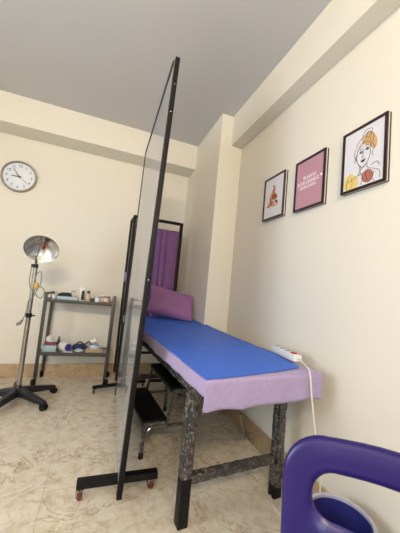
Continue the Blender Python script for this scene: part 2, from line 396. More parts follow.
# ------------------------------------------------------------------ white sheet privacy screen
nb, ntop = V((-.972, 1.425, .03)), V((-.915, 1.425, 2.352))
fb, ft = V((-.925, 2.52, .09)), V((-.900, 2.52, 2.30))
t = thing('privacy_screen', 'tall black framed privacy screen with a glossy grey sheet on casters', 'screen', (-.96, 1.95, 0))
MB().bar(nb, ntop, .026, .034, .003, up=(0, 1, 0)).build('post', M['black'], t)
MB().bar(V((fb.x + .012, fb.y, .03)), ft + V((.012, 0, 0)), .03, .03, .003).build('post', M['black'], t)
def lerp(a, b, s): return a + (b - a) * s
n0, n1 = nb + V((.002, .016, .075)), ntop + V((.0, .016, -.004))
MB().bar(n1 + V((.002, -.003, -.014)), ft + V((.010, 0, -.014)), .024, .024, .002).build('top_rail', M['black'], t)
MB().bar(n0 + V((.004, -.003, .02)), fb + V((.010, 0, .02)), .024, .024, .002).build('bottom_rail', M['black'], t)
# sheet: thin slab fixed to the left faces of the frame
off = V((-.0155, 0, 0)); A, B, C_, D_ = n0 + off, fb + off * .4, ft + off * .4, n1 + off
tag(MB().poly([A + V((0, -.01, 0)), B + V((0, .012, 0)), C_ + V((0, .012, 0)), D_ + V((0, -.01, 0))], (1, 0, 0), .004).build('sheet_panel', M['panel'], t), 'glossy pale grey sheet')
mb = MB()
for a, b in ((B, C_), (D_, C_)): mb.bar(a + V((-.002, 0, 0)), b + V((-.002, 0, 0)), .007, .005, .001)
mb.build('edge_trim', M['black'], t)
fbar = MB().bar((-1.172, 1.482, .086), (-.778, 1.475, .086), .042, .034, .004).build('foot_bar', M['black'], t)
for x in (-1.15, -.80): caster(t, x, 1.482, .069, .025, .016, PI * .62, 'redcaster', 'chrome')
MB().bar((-.925, 2.50, .083), (-.66, 2.50, .083), .038, .038, .004).build('foot_bar', M['black'], t)
for x in (-.90, -.69): caster(t, x, 2.50, .064, .022, .016, PI * .4, 'redcaster', 'chrome')
for s in (.93, .86, .46):
    q = lerp(nb, ntop, s); MB().lathe([(.0035, 0), (.0035, .002), (.0015, .003)], 10, Matrix.Translation(q + V((0, -.017, 0))) @ RX).build('screw_head', M['chrome'], t)

# ------------------------------------------------------------------ purple curtain ward screen behind the bed head
t = thing('curtain_screen', 'black framed folding screen hung with a plum curtain behind the bed', 'screen', (-.63, 2.94, 0))
CX0, CX1, CY = -.893, -.372, 2.94; CT = 1.795
MB().bar((CX0, CY, .07), (CX0, CY, CT), .032, .032, .002).build('post', M['black'], t)
MB().bar((CX1, CY, .07), (CX1, CY, CT), .034, .034, .002).build('post', M['black'], t)
MB().bar((CX0 + .013, CY, CT - .013), (CX1 - .013, CY, CT - .013), .030, .030, .002).build('top_rail', M['black'], t)
MB().bar((CX0 + .013, CY, .35), (CX1 - .013, CY, .35), .022, .022, .002).build('bottom_rail', M['black'], t)
MB().tube([(CX0 + .013, CY, 1.672), (CX1 - .013, CY, 1.672)], .007, 10).build('curtain_rod', M['black'], t)
def curt(u, v):
    x = CX0 + .05 + u * (CX1 - CX0 - .075); amp = .0055 + .006 * v
    ph = u * 2 * PI * 5.5 + 1.6 * math.sin(u * 11) + .5 * math.sin(v * 3 + u * 5)
    return V((x + .004 * math.cos(ph), CY - .010 + amp * math.sin(ph) - .012, 1.690 - v * 1.27))
MB().grid(curt, 150, 24, .002).build('curtain', M['purple'], t)
# side leaf folded back towards the wall
SY = 3.20
MB().bar((CX0 - .008, SY, .07), (CX0 - .008, SY, CT), .024, .024, .002).build('side_post', M['black'], t)
MB().bar((CX0 - .002, CY + .013, CT - .013), (CX0 - .008, SY - .012, CT - .013), .022, .022, .002).build('side_rail', M['black'], t)
MB().bar((CX0 - .002, CY + .013, .35), (CX0 - .008, SY - .012, .35), .022, .022, .002).build('side_rail', M['black'], t)
mb = MB(); mb.tube([(CX0 - .004, CY + .1, 1.742), (CX0 - .022, CY + .1, 1.742)], .010, 10); mb.build('hinge', M['black'], t)
tag(MB().blob((CX0 - .028, CY + .02, 1.13), (.010, .012, .05), 2, .3).build('cloth_tie', M['lavender'], t), 'lavender cloth tied on the post')
MB().bar((-1.118, 2.79, .062), (-.60, 2.925, .062), .030, .026, .003).build('foot_bar', M['black'], t)
MB().bar((-.55, 2.925, .062), (-.26, 2.925, .062), .030, .026, .003).build('foot_bar', M['black'], t)
for x, y in ((-1.102, 2.793), (-.62, 2.922), (-.29, 2.925)): caster(t, x, y, .05, .019, .014, PI * .6, 'redcaster', 'chrome')

# ------------------------------------------------------------------ examination bed  (local: u right, v towards the head)
BA = math.radians(5.2); BO = V((-.745, 1.012, 0)); cu_, su_ = math.cos(BA), math.sin(BA)
def bl(u, v, z): return V((BO.x + u * cu_ - v * su_, BO.y + u * su_ + v * cu_, z))
BL = 1.775; BWD = .645
def ztop(v): return .716 + .03 * max(0, v) / BL
t = thing('examination_bed', 'steel framed examination bed wrapped in plastic film against the right wall', 'bed', bl(.32, .9, 0), BA)
# padded top (dark, mostly hidden under the cloths)
def bedbox(u0, u1, v0, v1, top, thick, bev=.01):
    mb = MB(); c = [(u0, v0), (u1, v0), (u1, v1), (u0, v1)]
    lo = [mb.bm.verts.new(bl(u, v, ztop(v) - top - thick)) for u, v in c]; hi = [mb.bm.verts.new(bl(u, v, ztop(v) - top)) for u, v in c]
    mb.bm.faces.new(lo[::-1]); mb.bm.faces.new(hi)
    for i in range(4): mb.bm.faces.new((lo[i], lo[(i + 1) % 4], hi[(i + 1) % 4], hi[i]))
    bmesh.ops.bevel(mb.bm, geom=list(mb.bm.edges), offset=bev, segments=2, affect='EDGES'); return mb
bedbox(.012, BWD - .012, .012, BL, .005, .065, .014).build('mattress', M['blackplastic'], t)
# frame rails wrapped in film
for (u0, u1, v0, v1) in ((.02, .06, .06, BL), (BWD - .06, BWD - .02, .06, BL), (.06, BWD - .06, .06, .10), (.06, BWD - .06, BL - .05, BL - .01), (.06, BWD - .06, .9, .94)):
    mb = bedbox(u0, u1, v0, v1, .071, .045, .004)
    bmesh.ops.subdivide_edges(mb.bm, edges=[e for e in mb.bm.edges if e.calc_length() > .1], cuts=40)
    for vtx in mb.bm.verts: vtx.co += V((noise.noise(vtx.co * 30), noise.noise(vtx.co * 30 + V((5, 0, 0))), noise.noise(vtx.co * 30 + V((0, 9, 0))))) * .004
    mb.build('frame_rail', M['film'], t, sharp=25)
def leg(u, v, wrap):
    zt = ztop(v) - .116
    lg = MB().bar(bl(u, v, 0.001), bl(u, v, zt), .05, .05, .004, up=(su_, -cu_, 0)).build('leg', M['black'], t)
    mb = MB(); n = 14; k = 60; z0, z1 = wrap
    def ringp(s, j):
        z = z0 + (z1 - z0) * s; a = 2 * PI * j / n
        q = .029 / max(abs(math.cos(a)), abs(math.sin(a))) ** .75
        w = 1 + .16 * noise.noise(V((math.cos(a) * 1.3, math.sin(a) * 1.3, z * 24)))
        p = V((math.cos(a) * q * w, math.sin(a) * q * w, 0)); p.rotate(Euler((0, 0, BA))); return bl(u, v, z) + p
    rings = [[mb.bm.verts.new(ringp(i / k, j)) for j in range(n)] for i in range(k + 1)]
    for A_, B_ in zip(rings, rings[1:]):
        for j in range(n): mb.bm.faces.new((A_[j], A_[(j + 1) % n], B_[(j + 1) % n], B_[j]))
    tag(mb.build('film_wrap', M['film'], lg, sharp=25), 'crinkled clear film wound round the leg')
for u, v, w in ((.055, .222, (.215, .60)), (.606, .222, (.06, .60)), (.055, 1.62, (.1, .62)), (.606, 1.62, (.1, .62))): leg(u, v, w)
for v in (.222, 1.62): 
    mb = MB().bar(bl(.082, v, .20), bl(.579, v, .20), .036, .04, .003)
    bmesh.ops.subdivide_edges(mb.bm, edges=[e for e in mb.bm.edges if e.calc_length() > .1], cuts=24)
    for vtx in mb.bm.verts: vtx.co += V((0, noise.noise(vtx.co * 40), noise.noise(vtx.co * 40 + V((5, 0, 0))))) * .004
    mb.build('cross_rail', M['film'], t, sharp=25)

# lilac bed sheet: top with hanging borders
def draped(u0, u1, v0, v1, lift, dl, dr, df, seed, wav, nu=70, nv=150):
    # parameter s across (left hang + top + right hang), r along (front hang + top)
    Ls = dl + (u1 - u0) + dr; Lr = df + (v1 - v0)
    def f(a, b):
        s = a * Ls - dl; r = b * Lr - df
        u = u0 + min(max(s, 0), u1 - u0); v = v0 + max(r, 0)
        z = ztop(v) + lift
        ds = max(-s, 0) + max(s - (u1 - u0), 0); dr_ = max(-r, 0)
        drop = max(ds, dr_) if not (ds > 0 and dr_ > 0) else math.hypot(ds, dr_) * .93
        R = .012
        n = noise.noise(V((u * 9 + seed, v * 7, drop * 6)))
        out = .004 + wav * drop * (1 + .9 * math.sin((u if dr_ > 0 else v) * 40 + seed) + n * 1.5)
        if s < 0: u -= out
        if s > u1 - u0: u += out * .5
        if r < 0: v -= out
        ed = min(1, drop / R) * 1.0
        z -= max(0, drop - .004 * ed) * (1 + .18 * noise.noise(V((u * 5, v * 4, seed))))
        z += .0022 * noise.noise(V((u * 14, v * 9, seed + 4)))
        return bl(u, v, z)
    return MB().grid(f, nu, nv)
mb = draped(0, BWD, 0, BL - .01, .004, .066, .03, .125, 1.0, .035)
mb.solid = .0015
o = mb.build('bed_sheet', M['lilac'], None, root=bl(.32, .9, .72), sharp=60); tag(o, 'lilac cloth sheet hanging over the bed edges under the blue sheet', 'sheet')
# blue disposable sheet on top, with a turned-up edge by the column
def bluef(a, b):
    v = -.001 + b * (BL - .02)
    ul = -.001 + .003 * noise.noise(V((v * 4, 2, 0))); ur = .56 + .085 * min(1, b / .16) + .012 * noise.noise(V((v * 5, 7, 0)))
    u = ul + a * (ur - ul)
    vv = v + (.0 if b > .02 else .03 * a * a) + (1 - b) * .035 * a
    z = ztop(vv) + .009 + .0022 * noise.noise(V((u * 14, vv * 9, 5))) + .002 * noise.noise(V((u * 20, vv * 14, 8)))
    e = max(0, a - .86) / .14
    hd = max(0, min(1, (b - .50) / .2)); z += .012 * e * e * hd
    z += .016 * e * e * max(0, 1 - b / .08) * .5
    return bl(u, vv, z)
mb = MB().grid(bluef, 60, 150)
mb.solid = .001
o = mb.build('disposable_sheet', M['blue'], None, root=bl(.3, .9, .73), sharp=60); tag(o, 'bright blue disposable sheet spread over the lilac bed sheet', 'sheet')

# pillow
def pillow():
    mb = MB(); n = 36; w, h, th = .235, .16, .064
    def side(sg):
        def f(a, b):
            x, y = a * 2 - 1, b * 2 - 1
            k = max(0, (1 - x ** 4)) ** .5 * max(0, (1 - y ** 4)) ** .5
            px = x * w * (1 - .10 * (1 - abs(x) ** 2) * 0 - .09 * y * y * 0) * (1 - .07 * (1 - y * y) * abs(x)); py = y * h * (1 - .09 * (1 - x * x) * abs(y))
            wr = .006 * noise.noise(V((x * 3, y * 3, sg))) + .004 * noise.noise(V((x * 8, y * 7, sg + 5)))
            return V((px, py, sg * (th * k + wr * k + .003)))
        return f
    mb.grid(side(1), n, n); mb.grid(side(-1), n, n)
    bmesh.ops.remove_doubles(mb.bm, verts=mb.bm.verts, dist=.0001)
    eb = [e for e in mb.bm.edges if e.is_boundary]
    if eb:
        try: bmesh.ops.bridge_loops(mb.bm, edges=eb)
        except Exception: pass
    return mb
mb = pillow()
PILLOW_MX = Matrix.Translation((-.475, 2.645, .888)) @ Matrix.Rotation(math.radians(-6), 4, 'Z') @ Matrix.Rotation(math.radians(10), 4, 'Y') @ Matrix.Rotation(math.radians(52), 4, 'X')
bmesh.ops.transform(mb.bm, matrix=PILLOW_MX, verts=mb.bm.verts)
# it rests on the bed: the lower edge is pressed flat against the sheet
def bed_z(p): return ztop(-(p.x - BO.x) * su_ + (p.y - BO.y) * cu_) + .0155
low = min(v.co.z - bed_z(v.co) for v in mb.bm.verts) + .022
for v in mb.bm.verts:
    v.co.z -= low; v.co.z = max(v.co.z, bed_z(v.co))
o = mb.build('pillow', M['mauve'], None, root=(-.475, 2.63, .762), sharp=75); tag(o, 'mauve cotton pillow propped up at the head of the bed', 'pillow')

# power strip lying on the bed, with its cable
ps0, ps1 = V((-.100, 1.455, .7375)), V((-.135, 1.205, .7355)); ax = (ps1 - ps0).normalized()
t = thing('power_strip', 'white power strip with red switch lying on the blue sheet', 'power strip', (ps0 + ps1) / 2 - V((0, 0, .012)))
zz = V((0, 0, .017)); mb = MB().bar(ps0 + zz, ps1 + zz, .052, .034, .006); mb.build('body', M['white'], t)
sd = V((0, 0, 1))
for s in (.14, .36, .58):
    q = lerp(ps0, ps1, s) + V((0, 0, .0345)); mb = MB(); mb.lathe([(.019, 0), (.019, .0012), (.016, .0014), (.015, .0006), (.001, .0006)], 20, Matrix.Translation(q)); 
    sk = mb.build('socket', M['rim'], t)
    h2 = MB(); [h2.lathe([(.0026, 0), (.0026, .0022), (.001, .0022)], 8, Matrix.Translation(q + V((.0, dy, 0)))) for dy in (-.007, .007)]; h2.build('pin_hole', M['ink'], sk)
q = lerp(ps0, ps1, .84) + V((0, 0, .036)); tag(MB().box(q, (.022, .03, .010), bev=.003).build('switch', M['red'], t), 'red rocker switch')
cab = [ps1 + V((0, 0, .017)), ps1 + ax * .03 + V((-.004, 0, .018)), (-.165, 1.11, .742), (-.185, 1.065, .735), (-.192, 1.045, .70), (-.180, 1.04, .60), (-.155, 1.035, .46), (-.118, 1.035, .32), (-.100, 1.04, .20), (-.090, 1.045, .08), (-.080, 1.03, .012), (-.05, .99, .005), (-.03, .92, .005), (-.03, .75, .005)]
mb = MB().tube(spline(cab, 8), .0038, 8); mb.build('cable', M['cable'], t)

# thin cable on the floor under the bed
mb = MB().tube(spline([(-.018, 1.94, .115), (-.02, 1.90, .05), (-.022, 1.86, .012), (-.030, 1.76, .006), (-.040, 1.60, .005), (-.062, 1.50, .005), (-.12, 1.40, .005), (-.18, 1.30, .005), (-.215, 1.22, .005), (-.20, 1.12, .005), (-.14, 1.08, .005)], 8), .0035, 8)
tag(mb.build('floor_cable', M['cable'], None, root=(-.04, 1.6, 0)), 'thin pale cable lying on the floor under the bed along the skirting', 'cable')

# ------------------------------------------------------------------ step stool beside the bed
t = thing('step_stool', 'two step stool with black treads and film wrapped legs under the bed', 'step stool', (-.65, 2.05, 0), BA)
SO = V((-.825, 1.765, 0)); SA = math.radians(4)
def sl(u, v, z): return V((SO.x + u * math.cos(SA) - v * math.sin(SA), SO.y + u * math.sin(SA) + v * math.cos(SA), z))
LEN = .56
def tread(u0, u1, z, nm):
    mx = Matrix.Translation(sl((u0 + u1) / 2, LEN / 2, z)) @ Matrix.Rotation(SA, 4, 'Z')
    tr = MB().box((0, 0, 0), (u1 - u0, LEN, .022), bev=.004, mx=mx); o = tr.build(nm, M['rubber'], t)
    e = MB(); 
    for v in (-.008, LEN + .008): e.bar(sl(u0, v, z - .012), sl(u1, v, z - .012), .016, .03, .002)
    for u in (u0, u1): e.bar(sl(u, 0, z - .016), sl(u, LEN, z - .016), .012, .02, .002)
    e.build('tread_frame', M['film'], o)
tread(.005, .165, .205, 'lower_tread'); tread(.185, .345, .40, 'upper_tread')
def sleg(u, v, z1, du=0, dv=0):
    lg = MB().tube([sl(u + du, v + dv, .012), sl(u, v, z1)], .0125, 12).build('leg', M['film'], t)
    MB().lathe([(.016, 0.001), (.017, .004), (.015, .03), (.012, .034)], 12, Matrix.Translation(sl(u + du, v + dv, 0))).build('rubber_foot', M['rubber'], lg)
for v, dv in ((.0, -.012), (LEN, .012)):
    sleg(.015, v, .19, -.008, dv); sleg(.335, v, .385, .012, dv)
    MB().bar(sl(.16, v, .17), sl(.335, v, .17), .018, .018, .003).build('side_brace', M['film'], t)
    MB().bar(sl(.165, v, .19), sl(.20, v, .385), .018, .018, .003).build('side_brace', M['film'], t)
    mb = MB().tube(spline([sl(.02, v, .12), sl(.05, v, .165), sl(.1, v, .18), sl(.15, v, .165)], 5), .006, 8); mb.build('curved_brace', M['chrome'], t)

# ------------------------------------------------------------------ infrared lamp on a five star base
LX, LY = -1.703, 2.70
t = thing('exam_lamp', 'steel examination lamp with round reflector on a black five-star wheeled base', 'lamp', (LX, LY, 0))
MB().lathe([(.030, .055), (.046, .06), (.048, .09), (.034, .112), (.022, .125), (.018, .15)], 24, Matrix.Translation((LX, LY, 0))).build('hub', M['bluegrey'], t)
for k in range(5):
    a = math.radians(32 + 72 * k); 
    # star directions chosen so that two arms reach towards the cart and the viewer
    d = V((math.cos(a), math.sin(a), 0)); c = V((LX, LY, 0)); sd = V((-d.y, d.x, 0))
    mb = MB(); prof = [(.02, .032, .058, .118), (.10, .030, .058, .108), (.20, .026, .050, .090), (.275, .023, .046, .076), (.305, .019, .046, .070)]
    rg = []
    for r_, hw, z0, z1 in prof:
        p = c + d * r_; rg.append([mb.bm.verts.new(p + sd * x + V((0, 0, z))) for x, z in ((-hw, z0), (hw, z0), (hw, lerp(z0, z1, .7)), (hw * .6, z1), (-hw * .6, z1), (-hw, lerp(z0, z1, .7)))])
    for A_, B_ in zip(rg, rg[1:]):
        for j in range(6): mb.bm.faces.new((A_[j], A_[(j + 1) % 6], B_[(j + 1) % 6], B_[j]))
    mb.bm.faces.new(rg[0][::-1]); mb.bm.faces.new(rg[-1])
    arm = mb.build('base_arm', M['bluegrey'], t, sharp=35)
    p = c + d * .285
    mb = MB(); 
    for q in (-1, 1):
        cc = p + sd * q * .014 + V((0, 0, .0275)) + d * .012
        mb.lathe([(.004, -.010), (.022, -.010), (.027, -.006), (.027, .006), (.022, .010), (.004, .010)], 20, Matrix.Translation(cc) @ sd.to_track_quat('Z', 'Y').to_matrix().to_4x4())
    mb.tube([p + V((0, 0, .024)), p + V((0, 0, .055))], .009, 8); mb.build('twin_caster', M['rubber'], arm)
MB().tube([(LX, LY, .12), (LX, LY, .72)], .0195, 16).build('lower_pole', M['steel'], t)
MB().tube([(LX, LY, .70), (LX, LY, 1.15)], .0165, 16).build('upper_pole', M['steel'], t)
mb = MB(); mb.lathe([(.022, 0), (.025, .005), (.025, .03), (.02, .036)], 16, Matrix.Translation((LX, LY, .70))); mb.tube([(LX, LY, .717), (LX + .05, LY - .02, .717)], .006, 8); mb.build('collar', M['black'], t)
mb = MB(); mb.lathe([(.018, 0), (.02, .005), (.02, .03), (.017, .034)], 16, Matrix.Translation((LX, LY, 1.125))); mb.box((LX - .02, LY - .018, 1.14), (.022, .02, .03), bev=.004); mb.build('clamp', M['blackplastic'], t)
DC = V((-1.661, 2.615, 1.284)); DN = V((.05, -.80, -.62)).normalized()       # the opening looks down towards the viewer
DM = Matrix.Translation(DC) @ DN.to_track_quat('Z', 'Y').to_matrix().to_4x4()
R0 = .131
ap = DC - DN * .085
MB().lathe([(.030, -.085), (.060, -.072), (.096, -.044), (.121, -.014), (R0, 0), (R0 + .003, .001), (R0 + .003, -.002), (.123, -.018), (.098, -.049), (.061, -.077), (.030, -.090)], 48, DM, False, False).build('reflector', M['dish'], t, sharp=60)
MB().lathe([(.018, -.15), (.030, -.146), (.034, -.09), (.034, -.080), (.022, -.078)], 24, DM).build('bulb_housing', M['steel'], t)
MB().lathe([(.014, -.080), (.018, -.066), (.026, -.048), (.022, -.032), (.006, -.026)], 20, DM).build('bulb', M['bulbred'], t)
# neck: from the pole up in front of the reflector's rim to the socket
MB().tube(spline([(LX, LY, 1.14), (LX + .004, LY - .03, 1.185), V((LX + .018, LY - .13, 1.225)), DC + DM.to_3x3() @ V((0, 0, .012)) + V((-.008, 0, .02)), ap + V((0, -.02, .012))], 8), .0105, 12).build('neck', M['chrome'], t)
# cable looped round the pole with its plug hanging
mb = MB().tube(spline([(LX - .022, LY - .04, 1.13), (LX - .022, LY - .045, 1.00), (LX + .01, LY - .04, .93), (LX + .06, LY - .045, .98), (LX + .055, LY - .045, 1.09), (LX + .02, LY - .04, 1.06), (LX + .02, LY - .045, .93), (LX + .075, LY - .04, .87), (LX + .10, LY - .045, .93), (LX + .06, LY - .05, .97), (LX + .03, LY - .05, .90), (LX + .01, LY - .045, .86), (LX - .01, LY - .04, .84), (LX - .014, LY - .045, .76), (LX - .03, LY - .05, .68)], 7), .0042, 8)
cb = mb.build('cable', M['greycable'], t)
MB().tube([(LX - .030, LY - .05, .685), (LX - .048, LY - .052, .655), (LX - .068, LY - .052, .645)], [.007, .014, .013], 10).build('plug', M['greycable'], cb)
tag(MB().box((LX + .034, LY - .045, .975), (.032, .022, .05), bev=.006).build('cord_switch', M['yellow'], t), 'yellow inline switch')

# ------------------------------------------------------------------ instrument cart
KX0, KX1, KY0, KY1 = -1.632, -.996, 3.005, 3.262
t = thing('instrument_cart', 'grey steel two shelf instrument cart on casters under the clock', 'cart', ((KX0 + KX1) / 2, (KY0 + KY1) / 2, 0))
for x, y in ((KX0, KY0), (KX1, KY0), (KX0, KY1), (KX1, KY1)):
    MB().bar((x, y, .085), (x, y, .905), .028, .028, .003).build('leg', M['cart'], t)
    caster(t, x, y, .095, .033, .022, PI * .3 if x > -1.3 else PI * .75, 'rubber', 'blackplastic')
def shelf(z):
    s_ = MB().box(((KX0 + KX1) / 2, (KY0 + KY1) / 2, z - .004), (KX1 - KX0 - .008, KY1 - KY0 - .008, .008), bev=.002).build('shelf', M['shelf'], t)
    mb = MB(); zc = z - .010
    for y in (KY0, KY1): mb.bar((KX0 + .014, y, zc), (KX1 - .014, y, zc), .024, .030, .002)
    for x in (KX0, KX1): mb.bar((x, KY0 + .014, zc), (x, KY1 - .014, zc), .024, .030, .002)
    mb.build('shelf_rim', M['cart'], s_)
shelf(.838); shelf(.322)
for x in (KX0, KX1): MB().bar((x, KY0 + .014, .893), (x, KY1 - .014, .893), .022, .022, .003).build('side_handle', M['cart'], t)

ZT, ZL = .8385, .3225; Yf = 3.06
def item(name, label, cat, mb, m, loc, parent=None):
    return tag(mb.build(name, M[m], None, root=loc), label, cat)
def at(px): return -1.612 + (px - 49) * (.596 / 64)      # x along the shelf
# --- top shelf
x = at(62); mb = MB(); mb.blob((x, 3.165, ZT + .034), (.07, .036, .034), 1, .35, 2.4, zmin=ZT + .0006)
o = item('black_pouch', 'black soft pouch at the left of the top cart shelf', 'pouch', mb, 'blackplastic', (x, 3.14, ZT))
mb = MB().tube(spline([(x + .05, 3.14, ZT + .05), (x + .07, 3.15, ZT + .09), (x + .09, 3.13, ZT + .08), (x + .10, 3.12, ZT + .10)], 6), .0028, 6); mb.build('strap', M['blackplastic'], o)
x = at(67); mb = MB().box((x, 3.055, ZT + .017), (.19, .066, .034), rot=(0, 0, .06), bev=.012); bmesh.ops.subdivide_edges(mb.bm, edges=mb.bm.edges, cuts=2)
for v in mb.bm.verts: v.co += V((0, 0, 1)) * .006 * noise.noise(v.co * 40)
for v in mb.bm.verts: v.co.z = max(v.co.z, ZT + .0008)
o = item('wrapped_pack', 'pale blue wrapped pack lying at the front of the top cart shelf', 'pack', mb, 'palepack', (x, 3.055, ZT))
x = at(52); item('small_cup', 'small white cup in the left corner of the top cart shelf', 'cup', MB().lathe([(.016, .0005), (.021, .05), (.019, .05), (.015, .006)], 20, Matrix.Translation((x + .012, 3.05, ZT)), True, True), 'white', (x, 3.05, ZT))
x = at(80.5); t = thing('lotion_box', 'tall white box with a black front on the top cart shelf', 'box', (x, 3.10, ZT))
MB().box((x, 3.10, ZT + .068), (.05, .045, .135), rot=(0, 0, .1), bev=.003).build('carton', M['white'], t)
MB().box((x + .010, 3.0755, ZT + .058), (.028, .003, .095), rot=(0, 0, .1), bev=.001).build('black_panel', M['blackplastic'], t)
x = at(87.5); t = thing('cream_bottle', 'beige bottle with dark cap beside the tall white box', 'bottle', (x, 3.06, ZT))
MB().lathe([(.020, .0005), (.024, .006), (.024, .062), (.014, .074), (.012, .08)], 24, Matrix.Translation((x, 3.06, ZT))).build('body', M['beige'], t)
MB().lathe([(.014, .0805), (.014, .108), (.011, .110)], 20, Matrix.Translation((x, 3.06, ZT))).build('cap', M['ink'], t)
x = at(92.5); t = thing('small_jar', 'small dark jar with pale lid between bottle and white cup', 'jar', (x, 3.05, ZT))
MB().lathe([(.018, .0005), (.02, .004), (.02, .036), (.018, .038)], 20, Matrix.Translation((x, 3.05, ZT))).build('body', M['ink'], t)
MB().lathe([(.021, .0385), (.021, .052), (.019, .054)], 20, Matrix.Translation((x, 3.05, ZT))).build('lid', M['beige'], t)
for px, y, lab in ((97.5, 3.06, 'white plastic tub right of the small dark jar on the top shelf'), (101.5, 3.12, 'white plastic tub set further back on the top shelf near its right end')):
    x = at(px); t = thing('plastic_tub', lab, 'tub', (x, y, ZT), 0, 'white tubs on the top cart shelf')
    MB().lathe([(.024, .0005), (.028, .004), (.03, .045), (.028, .047)], 22, Matrix.Translation((x, y, ZT))).build('body', M['white'], t)
    MB().lathe([(.032, .0475), (.032, .058), (.029, .060)], 22, Matrix.Translation((x, y, ZT))).build('lid', M['rim'], t)
x = at(107); t = thing('glass_jar', 'clear jar with a rusty red lid at the right of the top cart shelf', 'jar', (x, 3.09, ZT))
MB().lathe([(.03, .0005), (.034, .005), (.034, .045), (.028, .05)], 24, Matrix.Translation((x, 3.09, ZT))).build('body', M['glassjar'], t)
MB().lathe([(.031, .0505), (.031, .064), (.028, .066)], 24, Matrix.Translation((x, 3.09, ZT))).build('lid', M['rust'], t)
x = at(111.0); item('white_bottle', 'small white bottle in the right corner of the top cart shelf', 'bottle', MB().lathe([(.016, .0005), (.018, .004), (.018, .045), (.008, .056), (.008, .068)], 18, Matrix.Translation((x - .018, 3.15, ZT))), 'white', (x, 3.15, ZT))
x = at(104.5); item('blister_pack', 'flat orange blister pack at the front right of the top cart shelf', 'pack', MB().box((x, 3.035, ZT + .006), (.075, .028, .011), rot=(0, 0, -.05), bev=.003), 'coral', (x, 3.035, ZT))
# --- lower shelf
def al(px): return at(px + 4.5)
x = al(48.5); item('card_box', 'pale teal cardboard box at the left of the lower cart shelf', 'box', MB().box((x + .022, 3.075, ZL + .031), (.125, .09, .061), rot=(0, 0, .03), bev=.003), 'teal', (x, 3.075, ZL))
item('crimson_pack', 'crimson packet lying on the pale teal box', 'packet', MB().box((x + .028, 3.08, ZL + .0725), (.115, .07, .02), rot=(0, 0, -.05), bev=.007), 'crimson', (x, 3.08, ZL + .062))
item('crumpled_tissue', 'crumpled white tissue on top of the crimson packet', 'tissue', MB().blob((x + .012, 3.08, ZL + .116), (.036, .03, .032), 4, .5, 3), 'tissue', (x, 3.08, ZL + .09))
x = al(53.5); item('dark_vial', 'small dark vial standing behind the crumpled tissue on the lower shelf', 'vial', MB().lathe([(.014, .0005), (.016, .004), (.016, .085), (.009, .10), (.009, .125)], 16, Matrix.Translation((x + .03, 3.17, ZL))), 'ink', (x, 3.17, ZL))
x = al(65.5); t = thing('tape_roll', 'white roll with a violet end face on the lower cart shelf', 'roll', (x, 3.07, ZL))
d = V((.72, -.69, 0)).normalized(); rm = Matrix.Translation((x + .0, 3.08, ZL + .046)) @ d.to_track_quat('Z', 'Y').to_matrix().to_4x4()
MB().lathe([(.016, -.05), (.043, -.05), (.0455, -.046), (.0455, .046), (.043, .05), (.016, .05)], 28, rm).build('roll', M['tissue'], t)
MB().lathe([(.010, .0505), (.036, .0505), (.034, .056), (.012, .056)], 28, rm).build('end_face', M['violet'], t)
item('folded_napkin', 'small white folded napkin lying in front of the white roll', 'napkin', MB().box((al(70), 3.032, ZL + .004), (.085, .03, .007), rot=(0, 0, .1), bev=.002), 'white', (al(70), 3.032, ZL))
item('dark_cloth', 'dark blue crumpled cloth in the middle of the lower cart shelf', 'cloth', MB().blob((al(78.5), 3.15, ZL + .03), (.072, .042, .031), 9, .5, 3, zmin=ZL + .0006), 'dkblue', (al(78.5), 3.15, ZL))
item('teal_pouch', 'pale teal pouch in front of the dark blue cloth', 'pouch', MB().blob((al(80.5), 3.05, ZL + .018), (.042, .024, .0185), 12, .3, 3, zmin=ZL + .0006), 'teal', (al(80.5), 3.05, ZL))
item('black_cable_bundle', 'black cable bundle at the back of the lower cart shelf', 'cable', MB().tube(spline([(al(70), 3.2, ZL + .01), (al(74), 3.215, ZL + .04), (al(78), 3.21, ZL + .07), (al(84), 3.2, ZL + .05), (al(88), 3.21, ZL + .075), (al(92), 3.21, ZL + .03), (al(86), 3.22, ZL + .01), (al(76), 3.225, ZL + .012)], 8), .007, 8), 'blackplastic', (al(80), 3.21, ZL))
item('paper_cup', 'white paper cup lying on the dark cloth', 'cup', MB().lathe([(.017, -.03), (.025, .03), (.023, .03), (.015, -.026)], 20, Matrix.Translation((al(93.5), 3.16, ZL + .095)) @ Matrix.Rotation(1.2, 4, 'Y')), 'white', (al(93.5), 3.16, ZL + .08))
t = thing('kidney_tray', 'tan shallow tray with gauze at the right of the lower cart shelf', 'tray', (al(96), 3.10, ZL))
mb = MB().box((al(96), 3.10, ZL + .003), (.16, .11, .005), bev=.002)
for sx in (-1, 1): mb.box((al(96) + sx * .078, 3.10, ZL + .02), (.004, .11, .038), bev=.001)
for sy in (-1, 1): mb.box((al(96), 3.10 + sy * .053, ZL + .02), (.156, .004, .038), bev=.001)
mb.build('tray', M['tan'], t)
item('gauze_pad', 'white gauze bundle heaped in the tan tray', 'gauze', MB().blob((al(96), 3.10, ZL + .04), (.055, .034, .032), 15, .3, 3, zmin=ZL + .007), 'palepack', (al(96), 3.1, ZL + .006))

